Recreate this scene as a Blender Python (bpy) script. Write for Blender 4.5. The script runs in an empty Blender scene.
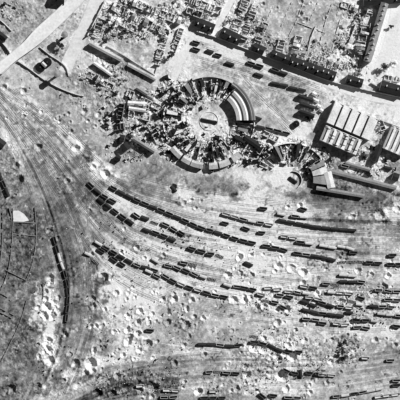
import bpy, math, random
import numpy as np
from mathutils import Vector, noise as mnoise
random.seed(7); rng = np.random.default_rng(11)
R = math.radians
scene = bpy.context.scene
COL = scene.collection
# ------------------------------------------------------------------ camera
CAM_H = 1500.0
cam = bpy.data.cameras.new('camera'); camo = bpy.data.objects.new('camera', cam); COL.objects.link(camo)
camo.location = (0, 0, CAM_H); camo.rotation_euler = (0, 0, 0)
cam.sensor_width = 36; cam.sensor_height = 36; cam.lens = 18 * CAM_H / 200.0
cam.clip_start = 10; cam.clip_end = 20000
scene.camera = camo
# ------------------------------------------------------------------ light (black and white film: neutral light)
SUN_EL = 37.0
SDX, SDY = 0.81, 0.59                      # towards the sun (east, north)
w = bpy.data.worlds.new('World'); scene.world = w; w.use_nodes = True
nt = w.node_tree; bg = nt.nodes['Background']
sky = nt.nodes.new('ShaderNodeTexSky'); sky.sky_type = 'NISHITA'; sky.sun_disc = False; sky.air_density = .6; sky.dust_density = .3
sky.sun_elevation = R(SUN_EL); sky.sun_rotation = math.atan2(SDX, SDY)
bw = nt.nodes.new('ShaderNodeSeparateColor')      # red-filtered film, as used from the air: the blue sky registers dark
nt.links.new(sky.outputs[0], bw.inputs[0]); nt.links.new(bw.outputs[0], bg.inputs[0])
bg.inputs[1].default_value = 0.05
sl = bpy.data.lights.new('sun', 'SUN'); sl.energy = 5.0; sl.angle = R(0.6); sl.color = (1, 1, 1)
so = bpy.data.objects.new('sun', sl); COL.objects.link(so)
ce = math.cos(R(SUN_EL)); so.location = (0, 0, 300)
so.rotation_euler = Vector((SDX * ce, SDY * ce, math.sin(R(SUN_EL)))).to_track_quat('Z', 'Y').to_euler()
vs = scene.view_settings; vs.view_transform = 'Standard'; vs.look = 'None'; vs.gamma = 1; vs.use_curve_mapping = False
vs.exposure = 0.36
scene.cycles.filter_width = 3.4
# ------------------------------------------------------------------ helpers
def W(px, py): return (px - 200.0, 200.0 - py)
def alb(v): return 0.86 * (v / 255.0) ** 2.2
_m = {}
def mat(name, v, amp=0.25, scale=0.6, rough=0.9, scale2=0.08):
    """procedural grey material: base tone v (0..255 as the sunlit surface prints), mottled by two noises"""
    if name in _m: return _m[name]
    m = bpy.data.materials.new(name); m.use_nodes = True; n = m.node_tree; b = n.nodes['Principled BSDF']
    tc = n.nodes.new('ShaderNodeNewGeometry')
    def nz(s, d):
        t = n.nodes.new('ShaderNodeTexNoise'); t.inputs['Scale'].default_value = s; t.inputs['Detail'].default_value = d
        n.links.new(tc.outputs['Position'], t.inputs['Vector']); return t
    a, c = nz(scale, 4), nz(scale2, 3)
    ad = n.nodes.new('ShaderNodeMath'); ad.operation = 'ADD'
    n.links.new(a.outputs[0], ad.inputs[0]); n.links.new(c.outputs[0], ad.inputs[1])
    mr = n.nodes.new('ShaderNodeMapRange'); n.links.new(ad.outputs[0], mr.inputs[0])
    mr.inputs[1].default_value = 0.65; mr.inputs[2].default_value = 1.35
    mr.inputs[3].default_value = alb(v) * (1 - amp); mr.inputs[4].default_value = alb(v) * (1 + amp)
    n.links.new(mr.outputs[0], b.inputs['Base Color']); b.inputs['Roughness'].default_value = rough
    b.inputs['Specular IOR Level'].default_value = 0.15
    _m[name] = m; return m
M_WALL = lambda: mat('pale_masonry', 205, .3)
M_WALLD = lambda: mat('dark_brick', 120, .4)
M_RUB = lambda: mat('broken_plaster_rubble', 200, .5, .35, .9, .15)
M_SLATE = lambda: mat('dark_slate', 46, .5, .8)
M_GREYROOF = lambda: mat('weathered_grey_tiles', 135, .35, 1.0)
M_PALEROOF = lambda: mat('pale_felt_roof', 206, .34, .9)
M_COAL = lambda: mat('coal_load', 28, .4, 2)
M_IRON = lambda: mat('black_iron', 30, .4, 1)
M_STEEL = lambda: mat('wagon_grey_paint', 105, .4, .5)
M_WPALE = lambda: mat('faded_roof_sunlit_rim', 195, .25, .5)
M_WDARK = lambda: mat('tarred_wagon_roof', 55, .4, .5)
M_RAIL = lambda: mat('rail_steel', 135, .2, 1, .5)
M_SLEEP = lambda: mat('oiled_sleeper_timber', 85, .3, 1)
M_ROAD = lambda: mat('dusty_pale_road', 216, .2, .5)
M_GLASS = lambda: mat('sooty_roof_glazing', 45, .4, 1, .4)
M_LEAF = lambda: mat('dark_leaves', 60, .4, 1)
M_BARK = lambda: mat('bark', 70, .3, 1)
M_CONC = lambda: mat('pale_concrete', 216, .16, .4)

def tag(o, label=None, cat=None, group=None, kind=None):
    if label:
        o['label'] = label
        if len(label.split()) > 16 or len(label.split()) < 4: print('LABEL', len(label.split()), label)
    if cat: o['category'] = cat
    if group: o['group'] = group
    if kind: o['kind'] = kind
    return o
class MB:
    def __init__(s): s.v = []; s.f = []
    def add(s, vs, fs):
        k = len(s.v); s.v += [tuple(p) for p in vs]; s.f += [tuple(i + k for i in f) for f in fs]
    def box(s, cx, cy, z0, lx, ly, h, a=0.0, tilt=0.0, jit=0.0):
        c, n = math.cos(a), math.sin(a); vs = []
        for z in (0, 1):
            for x, y in ((-1, -1), (1, -1), (1, 1), (-1, 1)):
                X, Y = x * lx / 2, y * ly / 2; Z = z0 + z * h + X * tilt
                if jit: X += random.uniform(-jit, jit); Y += random.uniform(-jit, jit); Z += random.uniform(-jit, jit) * z
                vs.append((cx + X * c - Y * n, cy + X * n + Y * c, Z))
        s.add(vs, [(3, 2, 1, 0), (4, 5, 6, 7), (0, 1, 5, 4), (1, 2, 6, 5), (2, 3, 7, 6), (3, 0, 4, 7)])
    def prism(s, poly, z0, z1):
        n = len(poly); ar = sum(poly[i][0] * poly[(i + 1) % n][1] - poly[(i + 1) % n][0] * poly[i][1] for i in range(n))
        if ar < 0: poly = poly[::-1]
        s.add([(x, y, z0) for x, y in poly] + [(x, y, z1) for x, y in poly],
              [tuple(range(n))[::-1], tuple(range(n, 2 * n))] + [(i, (i + 1) % n, n + (i + 1) % n, n + i) for i in range(n)])
    def extrude_profile(s, prof, x0, x1, cx=0, cy=0, a=0, endslant=0):
        """profile [(y,z)...] closed ccw seen from +x, swept along local x"""
        n = len(prof); c, q = math.cos(a), math.sin(a); vs = []
        for x in (x0, x1):
            for y, z in prof: vs.append((cx + x * c - y * q, cy + x * q + y * c, z))
        s.add(vs, [tuple(range(n))[::-1], tuple(range(n, 2 * n))] + [(i, (i + 1) % n, n + (i + 1) % n, n + i) for i in range(n)])
    def cyl(s, cx, cy, z0, r0, r1, h, n=20):
        b = [(cx + r0 * math.cos(2 * math.pi * i / n), cy + r0 * math.sin(2 * math.pi * i / n), z0) for i in range(n)]
        t = [(cx + r1 * math.cos(2 * math.pi * i / n), cy + r1 * math.sin(2 * math.pi * i / n), z0 + h) for i in range(n)]
        s.add(b + t, [tuple(range(n))[::-1], tuple(range(n, 2 * n))] + [(i, (i + 1) % n, n + (i + 1) % n, n + i) for i in range(n)])
    def sweep(s, C, a0, a1, prof, n=None):
        """closed profile [(r,z)] swept round C from a0 to a1 (degrees)"""
        n = n or max(2, int(abs(a1 - a0) / 2.5)); k = len(prof); vs = []; fs = []
        for i in range(n + 1):
            a = R(a0 + (a1 - a0) * i / n)
            for r, z in prof: vs.append((C[0] + r * math.cos(a), C[1] + r * math.sin(a), z))
        for i in range(n):
            for j in range(k):
                j2 = (j + 1) % k; fs.append((i * k + j, i * k + j2, (i + 1) * k + j2, (i + 1) * k + j))
        fs.append(tuple(range(k))[::-1]); fs.append(tuple(n * k + j for j in range(k))); s.add(vs, fs)
    def build(s, name, m, parent=None, loc=None):
        me = bpy.data.meshes.new(name); me.from_pydata(s.v, [], s.f); me.update()
        import bmesh
        bm = bmesh.new(); bm.from_mesh(me); bmesh.ops.recalc_face_normals(bm, faces=bm.faces); bm.to_mesh(me); bm.free()
        if m: me.materials.append(m() if callable(m) else m)
        o = bpy.data.objects.new(name, me); COL.objects.link(o)
        if parent: o.parent = parent
        if loc: o.location = loc
        return o
def empty(name, loc, rz=0):
    o = bpy.data.objects.new(name, None); COL.objects.link(o); o.location = loc; o.rotation_euler = (0, 0, rz); return o
def copy_tree(o, parent=None):
    c = o.copy(); COL.objects.link(c)
    if parent: c.parent = parent
    for ch in list(o.children): copy_tree(ch, c)
    return c
ORD = ['', 'first', 'second', 'third', 'fourth', 'fifth', 'sixth', 'seventh', 'eighth', 'ninth', 'tenth', 'eleventh', 'twelfth',
       'thirteenth', 'fourteenth', 'fifteenth', 'sixteenth', 'seventeenth', 'eighteenth', 'nineteenth', 'twentieth', 'twenty-first', 'twenty-second', 'twenty-third', 'twenty-fourth']
def spline(pts, step=1.0):
    """Catmull-Rom through points, resampled"""
    P = [np.array(p, float) for p in pts]; P = [2 * P[0] - P[1]] + P + [2 * P[-1] - P[-2]]; out = []
    for i in range(1, len(P) - 2):
        n = max(2, int(np.linalg.norm(P[i + 1] - P[i]) / step))
        for k in range(n):
            t = k / n; a, b, c, d = P[i - 1], P[i], P[i + 1], P[i + 2]
            out.append(0.5 * ((2 * b) + (-a + c) * t + (2 * a - 5 * b + 4 * c - d) * t * t + (-a + 3 * b - 3 * c + d) * t ** 3))
    out.append(P[-2]); return np.array(out)
# ------------------------------------------------------------------ ground fields
TAB = rng.random((4, 512, 512))
def vn(x, y, scale, k=0, ox=0.0):
    x = x / scale + 137.3 + ox; y = y / scale + 71.7 + ox * 1.7
    xi = np.floor(x).astype(int); yi = np.floor(y).astype(int); fx = x - xi; fy = y - yi
    fx = fx * fx * (3 - 2 * fx); fy = fy * fy * (3 - 2 * fy); T = TAB[k]
    a = T[yi & 511, xi & 511]; b = T[yi & 511, (xi + 1) & 511]; c = T[(yi + 1) & 511, xi & 511]; d = T[(yi + 1) & 511, (xi + 1) & 511]
    return (a * (1 - fx) + b * fx) * (1 - fy) + (c * (1 - fx) + d * fx) * fy - 0.5
def fbm(x, y, s, n=4, k=0, ox=0.0):
    return sum(vn(x, y, s / 2 ** i, (k + i) % 4, ox + i * 3.1) / 1.6 ** i for i in range(n))
ST = 0.5; LIM = 206
inner = np.arange(-LIM, LIM + ST / 2, ST)
outer = np.array([208, 212, 220, 235, 260, 300, 370, 480, 700, 1100, 1800, 3000.])
ax = np.concatenate([-outer[::-1], inner, outer]); NA = len(ax); NO = len(outer)
GX, GY = np.meshgrid(ax, ax)             # GY north up
PX = GX + 200; PY = 200 - GY
BASE = np.array([
 [150,180,205,185,195,190,190,165,170,215],
 [160,150,190,165,190,190,175,160,172,212],
 [162,145,160,155,175,180,158,150,195,185],
 [148,136,150,165,178,190,160,150,172,180],
 [122,112,130,138,146,182,196,138,108,146],
 [112,104,122,168,162,176,198,176,158,164],
 [110,102,132,186,180,182,204,188,176,166],
 [110,104,160,168,168,172,192,180,172,166],
 [112,112,146,150,154,156,166,160,146,158],
 [112,116,136,128,148,158,160,160,146,148]], float)
wx = PX + 26 * fbm(GX, GY, 40, 3, 1); wy = PY + 26 * fbm(GX, GY, 40, 3, 2, 9)
u = np.clip((wx - 20) / 40, 0, 8.999); v = np.clip((wy - 20) / 40, 0, 8.999)
ui = u.astype(int); vi = v.astype(int); fu = u - ui; fv = v - vi
TONE = (BASE[vi, ui] * (1 - fu) + BASE[vi, ui + 1] * fu) * (1 - fv) + (BASE[vi + 1, ui] * (1 - fu) + BASE[vi + 1, ui + 1] * fu) * fv
def sub(x0, x1, y0, y1):
    i0, i1 = np.searchsorted(ax, [y0, y1]); j0, j1 = np.searchsorted(ax, [x0, x1]); return slice(i0, i1), slice(j0, j1)
def splat(px, py, rx, ry, val, ang=0, soft=1.0, k=1.0):
    """blend tone towards val in an irregular ellipse (real soil colour: chalk, ash, damp earth)"""
    x, y = W(px, py); m = max(rx, ry) * 2.6 + 2; s = sub(x - m, x + m, y - m, y + m)
    X = GX[s] - x; Y = GY[s] - y; c, q = math.cos(R(ang)), math.sin(R(ang))
    U = (X * c + Y * q) / rx; V = (-X * q + Y * c) / ry
    d = np.sqrt(U * U + V * V) + 1.1 * fbm(GX[s], GY[s], 7, 5, 1, px)
    wgt = np.clip((1.35 - d) / (0.7 * soft), 0, 1); wgt = wgt * wgt * (3 - 2 * wgt) * k
    TONE[s] = TONE[s] * (1 - wgt) + val * wgt
for a in [(82,150,26,7,205,-42),(100,170,18,7,212,-40),(125,205,22,9,190,-32),(150,225,18,6,212,-25),(46,330,11,34,206,4),(48,300,9,12,195,0),
          (251,198,11,16,236,10),(283,172,15,13,236,0),(110,293,13,20,228,12),(145,297,17,10,222,0),(240,310,26,8,150,-8),(260,328,20,7,165,0),
          (345,200,42,12,98,-4),(360,222,45,7,120,-3),(110,388,24,10,92,0),(160,388,22,12,100,0),(30,345,14,40,96,20),(65,378,12,22,112,-20),
          (200,185,45,8,128,-14),(150,185,30,12,122,-20),(180,196,12,8,175,0),(210,240,60,5,205,-22),(260,262,40,7,222,-12),(230,295,46,6,208,-14),
          (295,132,20,8,208,20),(315,238,60,5,200,-5),(130,340,16,12,190,0),(96,365,40,6,182,22),(60,395,40,7,170,18),(150,357,50,3,190,8),
          (370,330,40,8,196,0),(280,350,26,14,190,0),(280,380,30,12,192,0),(345,352,22,12,152,0),(370,378,30,7,140,5),(355,250,20,10,140,0),
          (205,60,14,8,212,-20),(230,72,24,8,158,-22),(262,105,22,14,150,-30),(208,124,22,22,186,0),(130,52,22,14,168,-25),(130,68,22,6,150,-28),
          (20,30,20,12,150,40),(40,18,12,12,170,0),(62,88,14,6,160,0),(10,100,18,14,172,0),(285,25,32,24,168,0),(310,40,28,18,160,0),(345,25,18,22,172,0),
          (365,90,24,6,165,-20),(392,40,14,40,226,10),(392,110,14,12,212,0),(340,60,18,6,215,-20),(20,262,16,24,96,0),(30,225,14,10,98,0),
          (110,120,20,10,150,-30),(135,120,18,14,172,0),(175,115,20,20,180,0),(70,262,9,30,96,0),(90,300,14,30,118,0),(75,180,10,24,112,-45),(60,205,10,30,104,-60),
          (365,160,20,12,190,0),(390,190,14,12,160,0),(395,215,10,8,190,0)]:
    splat(*a)
# relief mask for broken ground
RM = np.full_like(GX, 0.10)
def relief(px, py, rx, ry, val, ang=0):
    x, y = W(px, py); m = max(rx, ry) * 1.6; s = sub(x - m, x + m, y - m, y + m)
    X = GX[s] - x; Y = GY[s] - y; c, q = math.cos(R(ang)), math.sin(R(ang))
    U = (X * c + Y * q) / rx; V = (-X * q + Y * c) / ry; d = np.sqrt(U * U + V * V)
    wgt = np.clip((1.2 - d) / 0.5, 0, 1); RM[s] = np.maximum(RM[s], val * wgt)
for a in [(120,20,45,22,.6),(200,10,50,16,.6),(150,30,35,14,.5,20),(250,30,20,25,.55),(290,50,50,12,.6,-22),(350,55,20,24,.6),(355,10,30,12,.5),
          (100,90,30,20,.45,-35),(140,115,40,28,.75),(175,115,22,42,.95),(205,150,45,20,.95),(225,135,30,22,.8),(200,95,30,14,.95),
          (255,150,26,18,.9),(290,152,36,14,.9),(315,165,18,18,.8),(350,170,45,20,.5),(385,150,20,16,.7),(130,382,50,14,.55),(60,385,40,12,.4),
          (280,300,45,16,.4),(360,305,45,22,.45),(280,355,50,28,.5),(345,350,24,20,.4),(100,320,20,14,.25),(150,255,60,14,.15),(230,385,40,14,.4),
          (310,108,14,14,.5),(16,345,20,34,.42),(10,30,16,12,.4),(10,160,14,20,.4),(20,250,20,44,.42),(88,98,30,20,.4,-38),(25,14,22,14,.4),(70,60,10,20,.35),(110,60,26,12,.6,-28)]:
    relief(*a)
# craters: px, py, radius, ejecta tone (0 = none)
CR = [(17,166,3.6,0),(19,180,5.5,0),(49,231,3,150),(57,238,2.2,190),(15,195,2,0),(50,278,4.6,185),(47,307,5,210),(53,316,3.8,205),
 (48,341,4.2,212),(51,353,2.2,205),(50,361,5.4,214),(39,358,2,190),(38,345,2,190),(75,363,5,0),(64,380,2.6,0),(78,385,2.6,225),(38,386,4,0),(11,389,5.5,0),
 (5,392,3.5,0),(65,335,4,0),(91,326,2.8,205),(96,326,2.6,215),(102,326,2.8,0),(94,350,3.2,210),(100,348,3,0),(104,347,2.4,0),(91,364,6.4,200),
 (128,342,4.4,212),(138,333,3.4,210),(147,344,4.8,212),(123,355,2.6,205),(118,376,3.8,190),(149,323,2.6,200),(134,359,2,210),(128,328,2.2,0),(153,387,5.5,0),
 (98,393,5,0),(113,393,4,0),(140,390,3.5,205),(103,278,5,0),(116,293,3.2,220),(128,293,2.6,225),(137,248,3,200),(92,254,2.4,0),(133,288,2,225),(105,309,2.4,200),
 (97,303,2,220),(127,315,2.6,225),(140,311,3.4,222),(153,292,2,225),(163,255,2.6,0),(163,299,3,205),(174,299,3.8,205),(192,300,3.4,200),(184,295,2,0),
 (187,309,3,0),(234,300,4,215),(228,275,3.6,0),(203,318,3,205),(168,322,3.8,0),(186,325,4.2,215),(184,345,3,212),(175,363,3,0),(199,391,4,215),(237,389,3,0),
 (278,266,4,0),(275,271,2.5,225),(291,268,4.4,228),(303,272,4,210),(303,283,3,205),(245,300,3.4,205),(257,308,4,0),(264,306,3,0),(287,309,4,0),
 (252,275,3,0),(317,279,3,0),(263,350,3.8,228),(288,345,3.4,228),(305,341,3.4,226),(277,358,4,226),(292,357,4.8,222),(282,376,5.6,222),(286,389,4,230),
 (253,348,4,226),(247,375,4,222),(309,385,2.6,226),(277,323,3.8,0),(264,338,3,0),(358,271,3,0),(371,275,2.8,0),(388,276,3,215),(384,287,4,0),(341,254,2.6,0),
 (331,362,3.2,236),(375,340,3,0),(380,215,5,232),(352,217,3,222),(397,209,3.4,226),(362,204,1.6,222),(173,187,4,0),(184,203,2.6,205),(191,200,2,205),
 (201,201,2,0),(196,208,2,0),(24,116,2.2,0),(24,91,3,0),(4,87,3,0),(38,147,4,0),(71,131,2.2,0),(76,148,3.6,205),(84,111,3,0),(98,114,3,0),
 (104,121,3,0),(88,121,2,0),(95,126,2,0),(105,129,3.6,0),(130,91,2.6,0),(93,167,2.6,0),(106,174,4.6,218),(104,210,3,0),(124,229,2.2,215),
 (67,181,3,0),(57,179,2,0),(270,245,2,0),(300,205,3,220),(302,209,2.4,228),(288,207,2.4,222),(385,68,3,0),(325,18,2.2,0),(350,8,2.4,0),(383,54,2.2,0),(393,64,2,0),
 (263,4,2.4,0),(301,2,2.4,0),(300,14,3,0),(305,20,2.6,0),(12,8,1.6,0),(22,8,1.4,210),(268,38,2,0),(340,360,3,0),(395,345,3,0),(310,392,2.6,210),(327,383,2.6,0)]
for _ in range(120):
    x, y = random.uniform(95, 400), random.uniform(245, 400)
    if y < 200 + (x - 95) * .1: continue
    CR.append((x, y, random.uniform(.9, 2.4), random.choice([0, 0, 205, 225])))
for _ in range(26): CR.append((random.uniform(0, 90), random.uniform(90, 400), random.uniform(.8, 1.8), random.choice([0, 0, 190])))
for _ in range(45): CR.append((random.uniform(80, 400), random.uniform(0, 60), random.uniform(.9, 2.2), random.choice([0, 225])))
for _ in range(90): CR.append((random.uniform(85, 300), random.uniform(292, 400), .7 + 3.0 * random.random() ** 2.2, random.choice([0, 0, 190, 205, 218])))
for _ in range(45): CR.append((random.uniform(55, 120), random.uniform(60, 130) , .7 + 1.6 * random.random() ** 2, random.choice([0, 0, 190])))
for _ in range(25): CR.append((random.uniform(0, 75), random.uniform(0, 90), .7 + 1.3 * random.random() ** 2, random.choice([0, 0, 205])))
for _ in range(20):
    cx_, cy_ = random.choice([(random.uniform(38, 60), random.uniform(280, 370)), (random.uniform(90, 200), random.uniform(300, 398)), (random.uniform(220, 395), random.uniform(255, 398))])
    for _ in range(random.randint(3, 7)): CR.append((cx_ + random.gauss(0, 6), cy_ + random.gauss(0, 5), .9 + 2.6 * random.random() ** 2, random.choice([0, 200, 215, 225])))
H = np.zeros_like(GX); CD = np.zeros_like(GX)
for (px, py, r, ej) in CR:
    x, y = W(px, py)
    if ej: splat(px, py, r * random.uniform(1.8, 2.9), r * random.uniform(1.3, 2), min(ej, 216), random.uniform(0, 180), 2.1, .7 if r > 2.4 else .42)
# ---- railway lines ------------------------------------------------
def fam(U, L, n, jit=0.0, ends=None):
    a = spline(U, 2); b = spline(L, 2)
    def rs(p, m=120):
        d = np.r_[0, np.cumsum(np.hypot(*np.diff(p, axis=0).T))]; t = np.linspace(0, d[-1], m)
        return np.c_[np.interp(t, d, p[:, 0]), np.interp(t, d, p[:, 1])]
    a, b = rs(a), rs(b); out = []
    for i in range(n):
        t = (i + random.uniform(-jit, jit)) / (n - 1); out.append(a * (1 - t) + b * t)
    return out
F1 = fam([(-6,76),(40,104),(80,140),(112,166),(160,182),(220,193),(300,201),(406,205)],
         [(-6,108),(30,158),(58,200),(84,244),(112,278),(160,304),(230,320),(310,330),(406,334)], 30, .3)
F2 = fam([(-4,84),(45,150),(78,220),(94,280),(90,335),(62,406)], [(-4,120),(22,170),(44,230),(54,290),(42,350),(18,406)], 12, .3)
F3 = fam([(36,406),(88,372),(140,356),(220,347),(320,348),(406,340)], [(90,406),(140,396),(220,392),(300,396),(406,380)], 9, .15)
F4 = fam([(204,47),(250,62),(330,92)], [(196,66),(245,80),(318,104)], 5, .2) + fam([(250,96),(268,110),(292,134)], [(232,62),(262,96),(300,128)], 4, .2) + [spline(q, .4)[::2] for q in ([(60,118),(90,150),(116,180),(140,197),(200,220),(300,236),(406,240)], [(20,120),(50,150),(92,196),(130,240),(190,262),(300,285),(406,290)], [(45,150),(70,200),(84,260),(104,310),(150,340),(230,352)], [(98,170),(140,205),(230,226),(330,228),(406,222)], [(10,100),(55,128),(84,180),(88,250),(80,330),(30,404)])]
for a_ in [(251,196,9,15,240,10,.5),(283,172,12,11,238,0,.6),(88,158,22,5,205,-42,.8),(120,18,40,12,214,18),(180,44,10,16,215,-20),(205,12,30,10,212,18),(110,60,10,8,205),(297,132,16,7,214,20),(58,205,9,26,92,-62),(75,165,7,22,98,-50),(38,150,10,12,110),(355,200,34,9,96,-3,.7),(150,188,26,8,118,-20)]: splat(*a_)
for a_ in [(295,22,34,22,150,-20,1,.7),(330,30,16,20,152,0,1,.7),(22,26,22,16,132,30,1,.8),(40,12,14,10,150),(130,53,20,12,156,-25),(128,70,22,5,140,-28),(62,60,8,14,150,0,1,.6),(235,72,20,7,150,-20),(25,85,20,10,160,-30),(208,121,20,20,176,0,1,.8),(200,180,60,7,132,-12,1,.7),(262,108,24,16,150,-30,1,.8),(90,98,30,14,150,-38,1,.7),(370,365,34,14,152,0,1,.7),(170,340,40,14,152,0,1,.6),(215,330,44,8,158,0,1,.6)]: splat(*a_)
TRACKS = [('goods', t) for t in F4] + [('yard', t) for t in F1] + [('south', t) for t in F2] + [('bottom', t) for t in F3]
def broad(fm, n_, wmin, wmax, amp):
    for _ in range(n_):
        a = random.uniform(0, len(fm) - 1.001); i0 = int(a); t = fm[i0] * (1 - a + i0) + fm[i0 + 1] * (a - i0); p = spline(np.r_[t[::6], t[-1:]], .5)
        i1 = random.randint(0, int(len(p) * .6)); p = p[i1:i1 + random.randint(60, 260)]; wd = random.uniform(wmin, wmax); off = random.choice([-1, 1, 1.2]) * random.uniform(.5, 1) * amp
        nx = np.gradient(p[:, 0]); ny = np.gradient(p[:, 1]); L = np.hypot(nx, ny) + 1e-9; fade = np.sin(np.linspace(0, np.pi, len(p))); done = set()
        for q in np.arange(-wd, wd + .01, .35):
            J = np.round((p[:, 0] - 200 - ny / L * q + LIM) / ST).astype(int); I = np.round((200 - p[:, 1] - nx / L * q + LIM) / ST).astype(int)
            for k_ in range(len(p)):
                key = (I[k_], J[k_])
                if key in done or not (0 <= J[k_] < len(inner) and 0 <= I[k_] < len(inner)): continue
                done.add(key); TONE[I[k_] + NO, J[k_] + NO] += off * fade[k_] * (1 - (abs(q) / (wd + .3)) ** 2)
KEEP = TONE.copy(); broad(F1, 60, .9, 2.6, 26); broad(F2, 30, .9, 2.6, 22); broad(F3, 16, .8, 2.2, 22)
TONE = KEEP + 24 * np.tanh((TONE - KEEP) / 24) * np.where(PX < 70, .6, 1)     # overlapping streaks do not add up
STREAK = np.zeros_like(GX); SW_ = np.zeros_like(GX)
for ti, (_, t) in enumerate(TRACKS):
    p = spline(np.r_[t[::3], t[-1:]], .5); off = random.choice([-1, 1, 1]) * random.uniform(9, 34); wd = random.uniform(.6, 1.6)
    nx = np.gradient(p[:, 0]); ny = np.gradient(p[:, 1]); L = np.hypot(nx, ny) + 1e-9; nx, ny = nx / L, ny / L
    s = np.arange(len(p)); amp = off * (1 + 1.3 * vn(s * .5, s * 0. + ti * 7.7, 22, 3))
    for q in np.arange(-wd, wd + .01, .3):
        X, Y = p[:, 0] - 200 - ny * q, 200 - p[:, 1] - nx * q
        j = np.round((X + LIM) / ST).astype(int); i = np.round((Y + LIM) / ST).astype(int)
        ok = (j >= 0) & (j < len(inner)) & (i >= 0) & (i < len(inner)); np.add.at(STREAK, (i[ok] + NO, j[ok] + NO), amp[ok]); np.add.at(SW_, (i[ok] + NO, j[ok] + NO), 1.)
ST_ = STREAK / np.maximum(SW_, 1)
TONE += ST_ * (0.8 + .9 * vn(GX, GY, 25, 2) + .5 * vn(GX, GY, 6, 3))
# craters geometry
for (px, py, r, ej) in CR:
    x, y = W(px, py); m = r * 2.6; s = sub(x - m, x + m, y - m, y + m); X = GX[s] - x; Y = GY[s] - y
    d = np.sqrt(X * X + Y * Y) / r * (1 + .5 * vn(GX[s], GY[s], max(1.8, r), 0, px) + .2 * vn(GX[s], GY[s], .9, 1, px))
    pit = np.where(d < 1, -(0.68 if ej < 224 else .4) * r * (1 - d ** 2.0), 0); rim = .13 * r * np.exp(-((d - 1.12) / .28) ** 2)
    H[s] += pit + rim; CD[s] = np.maximum(CD[s], d < 1.15)
    RM[s] = np.maximum(RM[s], .32 * np.clip(2.2 - d, 0, 1))
# ---- streets (flattened) --------------------------------------------
STREETS = [('street', [(98,-4),(90,16),(79,40),(70,58),(65,72)], 12.5), ('street', [(197,33),(188,46),(180,60),(174,76)], 6.5),
           ('street', [(234,-4),(223,16),(212,36)], 4.2), ('street', [(198,36),(240,50),(300,73),(360,94),(404,103)], 8),
           ('street', [(398,-4),(389,40),(376,76)], 9), ('lane', [(158,12),(176,22),(188,32)], 4)]
FL = np.zeros_like(GX)
for nme, pts, wd in STREETS:
    p = spline(pts, 1.5)
    for a in p:
        x, y = W(*a); s = sub(x - wd / 2 - 3, x + wd / 2 + 3, y - wd / 2 - 3, y + wd / 2 + 3)
        d = np.hypot(GX[s] - x, GY[s] - y); FL[s] = np.maximum(FL[s], np.clip((wd / 2 + 2 - d) / 1.2, 0, 1))
rel = 3.2 * np.abs(fbm(GX, GY, 5.0, 4, 0)) + 1.1 * fbm(GX, GY, 2.0, 2, 2, 5)
H += RM * rel + .5 * fbm(GX, GY, 30, 3, 1) * (RM > .12)
H *= (1 - FL)
H = np.where(FL > .5, np.minimum(H, 0), H)
H *= np.clip((np.hypot(GX - 9, GY - 79) - 14) / 10, .3, 1); TONE += 2 * np.clip((24 - np.hypot(GX - 9, GY - 79)) / 6, 0, 1)
edge = np.clip((np.maximum(abs(GX), abs(GY)) - 207) / 10, 0, 1); H *= (1 - edge)
TONE += np.where(PX < 85, 20, 34) * fbm(GX, GY, 14, 4, 2) + (30 + 34 * RM) * fbm(GX, GY, 3.2, 4, 3) + 22 * vn(GX, GY, .9, 1) + 18 * fbm(GX, GY, 55, 3, 0)
sp_ = vn(GX, GY, 1.7, 2, 3.3) + .8 * vn(GX, GY, 9, 1, 2.2); yard = (PY > 170 + PX * .1) & (PX > 95); TONE += 26 * fbm(GX, GY, 3.5, 4, 0, 4.4) * (PX < 38) * (PY > 150)
TONE -= np.where(yard, 70, 40) * np.clip((sp_ - .42) / .2, 0, 1)               # soot and scorched bits
sp2 = vn(GX, GY, 1.9, 0, 8.3) + .8 * vn(GX, GY, 11, 3, 5.2); TONE += 40 * np.clip((sp2 - .42) / .2, 0, 1)
TONE = np.clip((TONE - 150) * 1.22 + 156, 30, 219)
def gz(x, y):
    fx = min(max((x + LIM) / ST, 0), len(inner) - 1.001); fy = min(max((y + LIM) / ST, 0), len(inner) - 1.001)
    j, i = int(fx), int(fy); fx -= j; fy -= i; i += NO; j += NO
    return float((H[i, j] * (1 - fx) + H[i, j + 1] * fx) * (1 - fy) + (H[i + 1, j] * (1 - fx) + H[i + 1, j + 1] * fx) * fy)
def cratered(x, y):
    j = int(round((x + LIM) / ST)) + NO; i = int(round((y + LIM) / ST)) + NO
    return 0 <= i < NA and 0 <= j < NA and CD[i, j] > 0
me = bpy.data.meshes.new('ground'); N = NA * NA
co = np.stack([GX, GY, H], -1).reshape(-1, 3).astype(np.float32)
me.vertices.add(N); me.vertices.foreach_set('co', co.ravel())
ii = np.arange(NA - 1); A = (ii[:, None] * NA + ii[None, :]).ravel(); Q = np.stack([A, A + 1, A + NA + 1, A + NA], -1).astype(np.int32)
me.loops.add(Q.size); me.loops.foreach_set('vertex_index', Q.ravel()); me.polygons.add(len(Q))
me.polygons.foreach_set('loop_start', np.arange(0, Q.size, 4, dtype=np.int32)); me.update(calc_edges=True)
at = me.attributes.new('soil', 'FLOAT', 'POINT'); at.data.foreach_set('value', (0.86 * (TONE / 255) ** 2.2).ravel().astype(np.float32))
gm = bpy.data.materials.new('ballast_and_soil'); gm.use_nodes = True; n = gm.node_tree; b = n.nodes['Principled BSDF']
an = n.nodes.new('ShaderNodeAttribute'); an.attribute_name = 'soil'; geo = n.nodes.new('ShaderNodeNewGeometry')
t1 = n.nodes.new('ShaderNodeTexNoise'); t1.inputs['Scale'].default_value = 1.7; t1.inputs['Detail'].default_value = 5; n.links.new(geo.outputs['Position'], t1.inputs['Vector'])
mr = n.nodes.new('ShaderNodeMapRange'); mr.inputs[1].default_value = .3; mr.inputs[2].default_value = .7; mr.inputs[3].default_value = .72; mr.inputs[4].default_value = 1.28
n.links.new(t1.outputs[0], mr.inputs[0]); mu = n.nodes.new('ShaderNodeMath'); mu.operation = 'MULTIPLY'
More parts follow.
